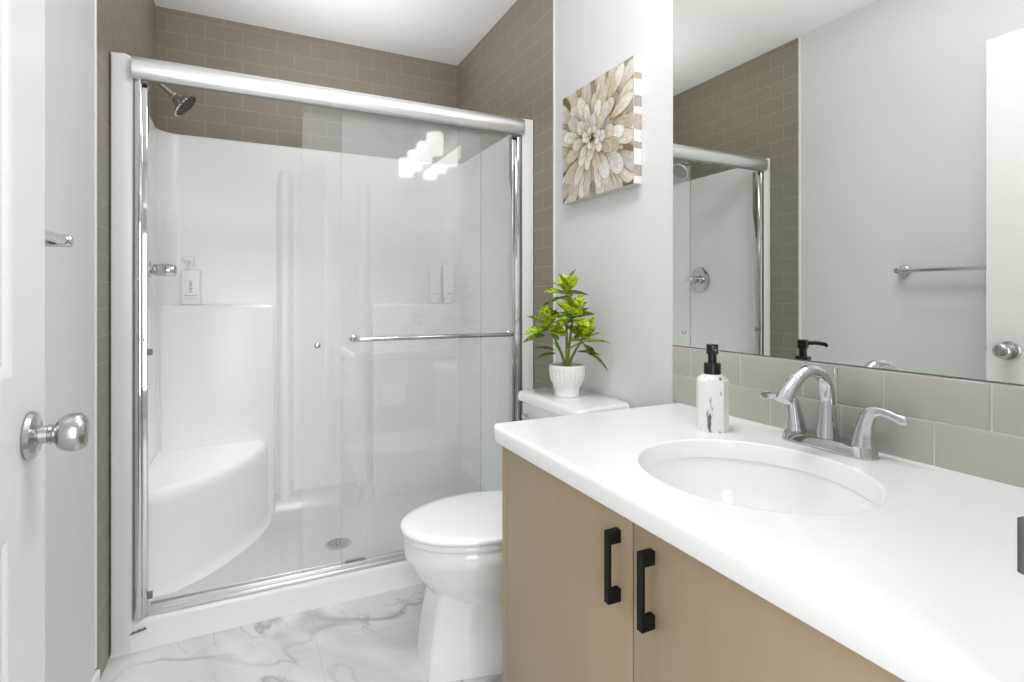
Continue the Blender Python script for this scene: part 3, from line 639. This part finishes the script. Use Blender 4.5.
# resample the outer outline by angle seen from the sink centre so that it can be stitched to the oval
NS = 120
def hit(t):
    dx, dy = math.cos(t), math.sin(t); best = None
    for i in range(len(outer)):
        ax_, ay_ = outer[i]; bx_, by_ = outer[(i + 1) % len(outer)]; ex, ey = bx_ - ax_, by_ - ay_
        den = dx * ey - dy * ex
        if abs(den) < 1e-12: continue
        s_ = ((ax_ - SX) * ey - (ay_ - SY) * ex) / den; u = ((ax_ - SX) * dy - (ay_ - SY) * dx) / den
        if s_ > 0 and -1e-9 <= u <= 1 + 1e-9 and (best is None or s_ < best): best = s_
    return (SX + dx * best, SY + dy * best)
angs = sorted(set([2 * math.pi * i / NS for i in range(NS)] + [math.atan2(y - SY, x - SX) % (2 * math.pi) for x, y in outer]))
def inset(p, d): # pull the outline in by d for the rounded edges
    x, y = p; return (max(x, X0 + d) if x < X0 + d else min(x, X1), min(y, Y1 - d))
OUT = [hit(t) for t in angs]
INN = [(SX + SAX * math.cos(t), SY + SAY * math.sin(t)) for t in [math.atan2(math.sin(a) * SAX, math.cos(a) * SAY) for a in angs]]
def ring(P, z): return [(x, y, z) for x, y in P]
zb = 0.7785
rings = [ring([(SX + (x - SX) * 1.0, SY + (y - SY)) for x, y in INN], zb), ring(INN, CZT - 0.004), ring([(SX + (x - SX) * 1.006, SY + (y - SY) * 1.006) for x, y in INN], CZT - 0.001), ring([(SX + (x - SX) * 1.016, SY + (y - SY) * 1.016) for x, y in INN], CZT)]
rings += [ring([(SX + (x - SX) * 1.03, SY + (y - SY) * 1.03) for x, y in INN], CZT), ring([inset(p, 0.012) for p in OUT], CZT), ring([inset(p, 0.008) for p in OUT], CZT), ring([inset(p, 0.0035) for p in OUT], CZT - 0.0018), ring([inset(p, 0.001) for p in OUT], CZT - 0.0045), ring(OUT, CZT - 0.009), ring(OUT, zb + 0.004), ring([inset(p, 0.003) for p in OUT], zb)]
b.loft(rings + [rings[0]], False, False)
bmesh.ops.remove_doubles(b.b, verts=b.b.verts[:], dist=1e-6)
part('slab', b, 'quartz', ct, 50)
sk = thing('sink_basin', (SX, SY, 0.64), 'oval white undermount sink basin set in the white countertop', 'sink')
b = MB(); n = 64; rr = []
for k, z in ((1.06, 0.7775), (1.012, 0.7775), (1.006, 0.770), (0.99, 0.755), (0.95, 0.715), (0.87, 0.678), (0.72, 0.650), (0.5, 0.635), (0.2, 0.629), (0.11, 0.627)):
    rr.append([(SX + SAX * k * math.cos(2 * math.pi * i / n), SY + SAY * k * math.sin(2 * math.pi * i / n), z) for i in range(n)])
b.loft(rr, False, True); part('bowl', b, 'china', sk, 60)
b = MB(); b.lathe([(0.024, 0.0), (0.024, 0.002), (0.018, 0.004), (0.015, 0.002), (0.013, 0.006), (0, 0.008)], (SX, SY, 0.6275), n=24); part('drain', b, 'chrome', sk)

# ------------------------------------------------------------------ backsplash (two rows of bevelled glass tiles)
bsb = thing('backsplash', (XR, 0.69, CZT), 'two-row taupe glass tile backsplash between countertop and mirror', 'backsplash')
bx = XR - 0.009
BY1 = 1.198
part('grout_bed', MB().box((bx - 0.0006, YF + 0.002, CZT), (XR - 0.0005, BY1, 0.976)), 'grout', bsb, 0)
b = MB(); rows = ((0.8175, 0.8955, (0.8738, 0.7045, 0.5365)), (0.8975, 0.9755, (0.9595, 0.7910, 0.6224)))
for z0, z1, js in rows:
    cuts = [BY1]; k = js[0]
    while k + 0.1685 < BY1: k += 0.1685
    while k > YF + 0.004: cuts.append(k); k -= 0.1685
    cuts.append(YF + 0.002)
    for i in range(len(cuts) - 1):
        if cuts[i] - cuts[i + 1] > 0.006: b.box((bx - 0.002, cuts[i + 1] + 0.0012, z0), (XR - 0.001, cuts[i] - 0.0012, z1), 0.002, 3)
part('tiles', b, 'bs', bsb, 30)

# ------------------------------------------------------------------ mirror
mr_ = thing('mirror', (XR, 0.69, 0.9775), 'large frameless wall mirror above the backsplash', 'mirror')
part('mirror_glass', MB().box((XR - 0.006, YF + 0.03, 0.9785), (XR - 0.0005, 1.2005, 1.992), 0.0008, 1), 'mirror', mr_, 0)
part('mirror_channel', MB().box((XR - 0.0085, YF + 0.03, 0.9765), (XR - 0.0005, 1.2005, 0.9785)), 'greyp', mr_)

# ------------------------------------------------------------------ faucet
FX, FY = 1.043, 0.697
fa = thing('faucet', (FX, FY, CZT), 'chrome two-handle arched faucet behind the oval sink', 'faucet')
def stad(hx, hy, z):
    r = hx; return [(x, y, z) for x, y in arc(FX, FY + hy - r, r, 0, 180, 10) + arc(FX, FY - hy + r, r, 180, 360, 10)]
b = MB(); b.loft([stad(0.029, 0.096, CZT), stad(0.029, 0.096, CZT + 0.003), stad(0.026, 0.091, CZT + 0.018), stad(0.0235, 0.088, CZT + 0.022)]); part('base_plate', b, 'chrome', fa)
b = MB()
pts = [(FX, FY, CZT + 0.012), (FX, FY, CZT + 0.05), (FX, FY, CZT + 0.085)] + bez((FX, FY, CZT + 0.098), (FX, FY, CZT + 0.168), (FX - 0.080, FY, CZT + 0.182), (FX - 0.131, FY, CZT + 0.104), 14)[1:]
rad = [0.0225, 0.0178, 0.0145] + [0.0130 + 0.0035 * max(0, (i - 5) / 8) for i in range(14)]; fl = [1.0] * 3 + [1.0 - 0.30 * i / 13 for i in range(14)]
b.tube(pts, rad, 24, flat=fl, up=(1, 0, 0)); part('spout', b, 'chrome', fa, 60)
for s in (1, -1):
    hy = FY + s * 0.069
    b = MB(); pts = [(FX, hy, CZT + 0.015), (FX, hy + s * 0.002, CZT + 0.04), (FX, hy + s * 0.005, CZT + 0.062)] + bez((FX, hy + s * 0.007, CZT + 0.070), (FX, hy + s * 0.012, CZT + 0.092), (FX, hy + s * 0.028, CZT + 0.092), (FX - 0.004, hy + s * 0.05, CZT + 0.087), 7)[1:] + [(FX - 0.006, hy + s * 0.064, CZT + 0.083), (FX - 0.008, hy + s * 0.078, CZT + 0.083), (FX - 0.008, hy + s * 0.082, CZT + 0.0835)]
    rad = [0.0215, 0.0175, 0.0145, 0.0135, 0.0125, 0.0112, 0.010, 0.0092, 0.0088, 0.0088, 0.0088, 0.0078, 0.004]; fl = [1, 1, 1, 1, 0.95, 0.85, 0.7, 0.6, 0.55, 0.5, 0.45, 0.45, 0.5]
    b.tube(pts, rad, 20, flat=fl[:len(pts)], up=(0, s, 0) if False else (1, 0, 0))
    part('lever_handle', b, 'chrome', fa, 60)
b = MB(); b.lathe([(0.003, 0), (0.003, 0.128), (0.0055, 0.142), (0.005, 0.146), (0, 0.147)], (FX + 0.026, FY, CZT + 0.012), n=14); part('lift_rod', b, 'chrome', fa)

# ------------------------------------------------------------------ soap dispenser
QX, QY = 0.948, 0.905
so = thing('soap_dispenser', (QX, QY, CZT), 'distressed white soap bottle with black pump beside the sink', 'soap dispenser', rz=R(-38))
def octo(h, c, z): return [(h, -h + c, z), (h, h - c, z), (h - c, h, z), (-h + c, h, z), (-h, h - c, z), (-h, -h + c, z), (-h + c, -h, z), (h - c, -h, z)]
b = MB(); b.loft([octo(0.0305, 0.0125, 0), octo(0.032, 0.013, 0.003), octo(0.032, 0.013, 0.113), octo(0.030, 0.0135, 0.118), octo(0.020, 0.010, 0.127)])
b.build('bottle', 'distress', so, 30)
b = MB(); b.lathe([(0, 0), (0.0185, 0), (0.0185, 0.024), (0.017, 0.026), (0.0095, 0.027), (0.0095, 0.046), (0, 0.046)], (0, 0, 0.126), n=28)
pu = b.build('pump', 'blackg', so)
b = MB(); b.lathe([(0, 0), (0.0125, 0), (0.013, 0.003), (0.013, 0.020), (0.0115, 0.022), (0, 0.022)], (0, 0, 0.172), n=24)
b.tube([(0, -0.008, 0.186), (0, -0.03, 0.187), (0, -0.05, 0.183), (0, -0.053, 0.178)], [0.0065, 0.0055, 0.0048, 0.0045], 14)
b.build('nozzle', 'blackg', pu)

# ------------------------------------------------------------------ vanity light over the mirror (seen in the shower glass)
vl = thing('vanity_light', (XR, 0.67, 2.1), 'vanity light bar of four lit frosted shades above the mirror, reflected in the shower glass', 'light')
part('backplate', MB().box((XR - 0.022, 0.30, 2.075), (XR - 0.0005, 1.04, 2.165), 0.006), 'chrome', vl)
for k in range(4):
    y = 0.34 + 0.22 * k; lx = 1.015
    part('arm', MB().tube([(XR - 0.022, y, 2.12), (lx + 0.01, y, 2.125), (lx, y, 2.115), (lx, y, 2.10)], 0.008, 12), 'chrome', vl)
    b = MB(); b.lathe([(0.02, 0.0), (0.046, -0.004), (0.050, -0.02), (0.050, -0.125), (0.047, -0.130), (0, -0.130)], (lx, y, 2.105), n=28); part('shade', b, 'glow', vl, 40, 'lit frosted glass shade')

# ------------------------------------------------------------------ open door against the left wall
YH, YE, XD = 0.226, 1.0397, -0.2735
dz0, dz1 = 0.012, 2.075
d1 = thing('door_1', (XD - 0.0175, YH, 0), 'white moulded panel door standing open against the left wall', 'door'); d1['kind'] = 'structure'
b = MB()
# face grid with recessed moulded panels
ys_ = [YH, YH + 0.125, YE - 0.125, YE]; zs_ = [dz0, 0.22, 0.83, 1.00, 1.93, dz1]
b.box((XD - 0.035, YH, dz0), (XD - 0.008, YE, dz1))
for y0, y1 in ((YH, ys_[1]), (ys_[2], YE)): b.box((XD - 0.008, y0, dz0), (XD, y1, dz1))
for z0, z1 in ((dz0, 0.22), (0.815, 1.015), (1.95, dz1)): b.box((XD - 0.008, ys_[1], z0), (XD, ys_[2], z1))
def panel(y0, y1, z0, z1):
    P = lambda i, x: [(x, y0 + i, z0 + i), (x, y1 - i, z0 + i), (x, y1 - i, z1 - i), (x, y0 + i, z1 - i)]
    b.loft([P(0, XD), P(0.006, XD - 0.001), P(0.014, XD - 0.006), P(0.022, XD - 0.0055), P(0.032, XD - 0.003), P(0.045, XD - 0.002)], False, True)
panel(ys_[1], ys_[2], 0.22, 0.815); panel(ys_[1], ys_[2], 1.015, 1.95)
slab = part('door_slab', b, 'door', d1, 30)
KY, KZ = 0.972, 0.9245
for s, x in ((1, XD), (-1, XD - 0.035)):
    b = MB(); b.lathe([(0, 0), (0.033, 0), (0.034, 0.003), (0.031, 0.008), (0.016, 0.010), (0.0125, 0.013), (0.0125, 0.022), (0.015, 0.024), (0.0125, 0.027), (0.014, 0.030), (0.021, 0.034), (0.0255, 0.041), (0.0272, 0.050), (0.0262, 0.059), (0.022, 0.0655), (0.014, 0.068), (0, 0.0685)] if s > 0 else [(0, 0), (0.033, 0), (0.033, 0.004), (0.013, 0.008), (0.013, 0.020), (0.025, 0.03), (0.027, 0.045), (0.02, 0.052), (0, 0.053)], (x, KY, KZ), (s, 0, 0), 40)
    part('door_knob', b, 'nickel', d1, 40, 'satin nickel round door knob')
part('latch_plate', MB().box((XD - 0.030, YE - 0.0005, KZ - 0.028), (XD - 0.006, YE + 0.0012, KZ + 0.028)).box((XD - 0.023, YE, KZ - 0.008), (XD - 0.013, YE + 0.008, KZ + 0.008), 0.002), 'nickel', d1)
for z in (0.25, 1.05, 1.85):
    part('hinge', MB().lathe([(0, -0.045), (0.006, -0.045), (0.006, 0.045), (0, 0.045)], (XD - 0.001, YH - 0.008, z), n=12).box((XD - 0.03, YH - 0.002, z - 0.044), (XD - 0.002, YH, z + 0.044)), 'nickel', d1)

# ------------------------------------------------------------------ towel bar on the left wall
tb = thing('towel_bar', (XL, 1.08, 1.231), 'chrome towel bar on the left wall partly behind the open door', 'towel bar')
for y in (1.379, 0.775):
    b = MB(); b.lathe([(0, 0), (0.026, 0), (0.026, 0.004), (0.022, 0.009), (0.0125, 0.012), (0.0125, 0.062), (0.010, 0.066), (0, 0.066)], (XL, y, 1.231), (1, 0, 0), 28); part('post', b, 'chrome', tb)
part('bar', MB().tube([(XL + 0.054, 0.775, 1.231), (XL + 0.054, 1.381, 1.231)], 0.009, 18), 'chrome', tb)

# ------------------------------------------------------------------ toilet paper on the vanity's far side (seen in the shower glass)
hx_, hy_, hz_ = 0.712, CYL + 0.068, 0.60
th = thing('toilet_paper_holder', (0.66, CYL, hz_), 'chrome paper holder on the vanity side panel, reflected in shower glass', 'paper holder')
b = MB(); b.lathe([(0, 0), (0.02, 0), (0.018, 0.006), (0.008, 0.008), (0.008, 0.05), (0, 0.05)], (0.645, CYL, hz_), (0, 1, 0), 20); b.tube([(0.645, CYL + 0.045, hz_), (0.645, hy_ - 0.004, hz_), (0.652, hy_, hz_), (0.775, hy_, hz_)], 0.006, 12)
part('arm', b, 'chrome', th)
rl = thing('toilet_paper_roll', (hx_, hy_, hz_), 'white toilet paper roll on the holder, reflected in shower glass', 'toilet paper')
b = MB(); ring_ = lambda r, x: [(x, hy_ + r * math.cos(2 * math.pi * i / 36), hz_ - 0.013 + r * math.sin(2 * math.pi * i / 36)) for i in range(36)]
b.loft([ring_(0.02, hx_ - 0.05), ring_(0.054, hx_ - 0.05), ring_(0.055, hx_ - 0.048), ring_(0.055, hx_ + 0.048), ring_(0.054, hx_ + 0.05), ring_(0.02, hx_ + 0.05), ring_(0.02, hx_ - 0.05)], False, False); part('paper', b, 'paper', rl)
b = MB(); b.loft([ring_(0.0198, hx_ - 0.05), ring_(0.0198, hx_ + 0.05), ring_(0.0188, hx_ + 0.05), ring_(0.0188, hx_ - 0.05), ring_(0.0198, hx_ - 0.05)], False, False); part('core', b, 'card', rl)
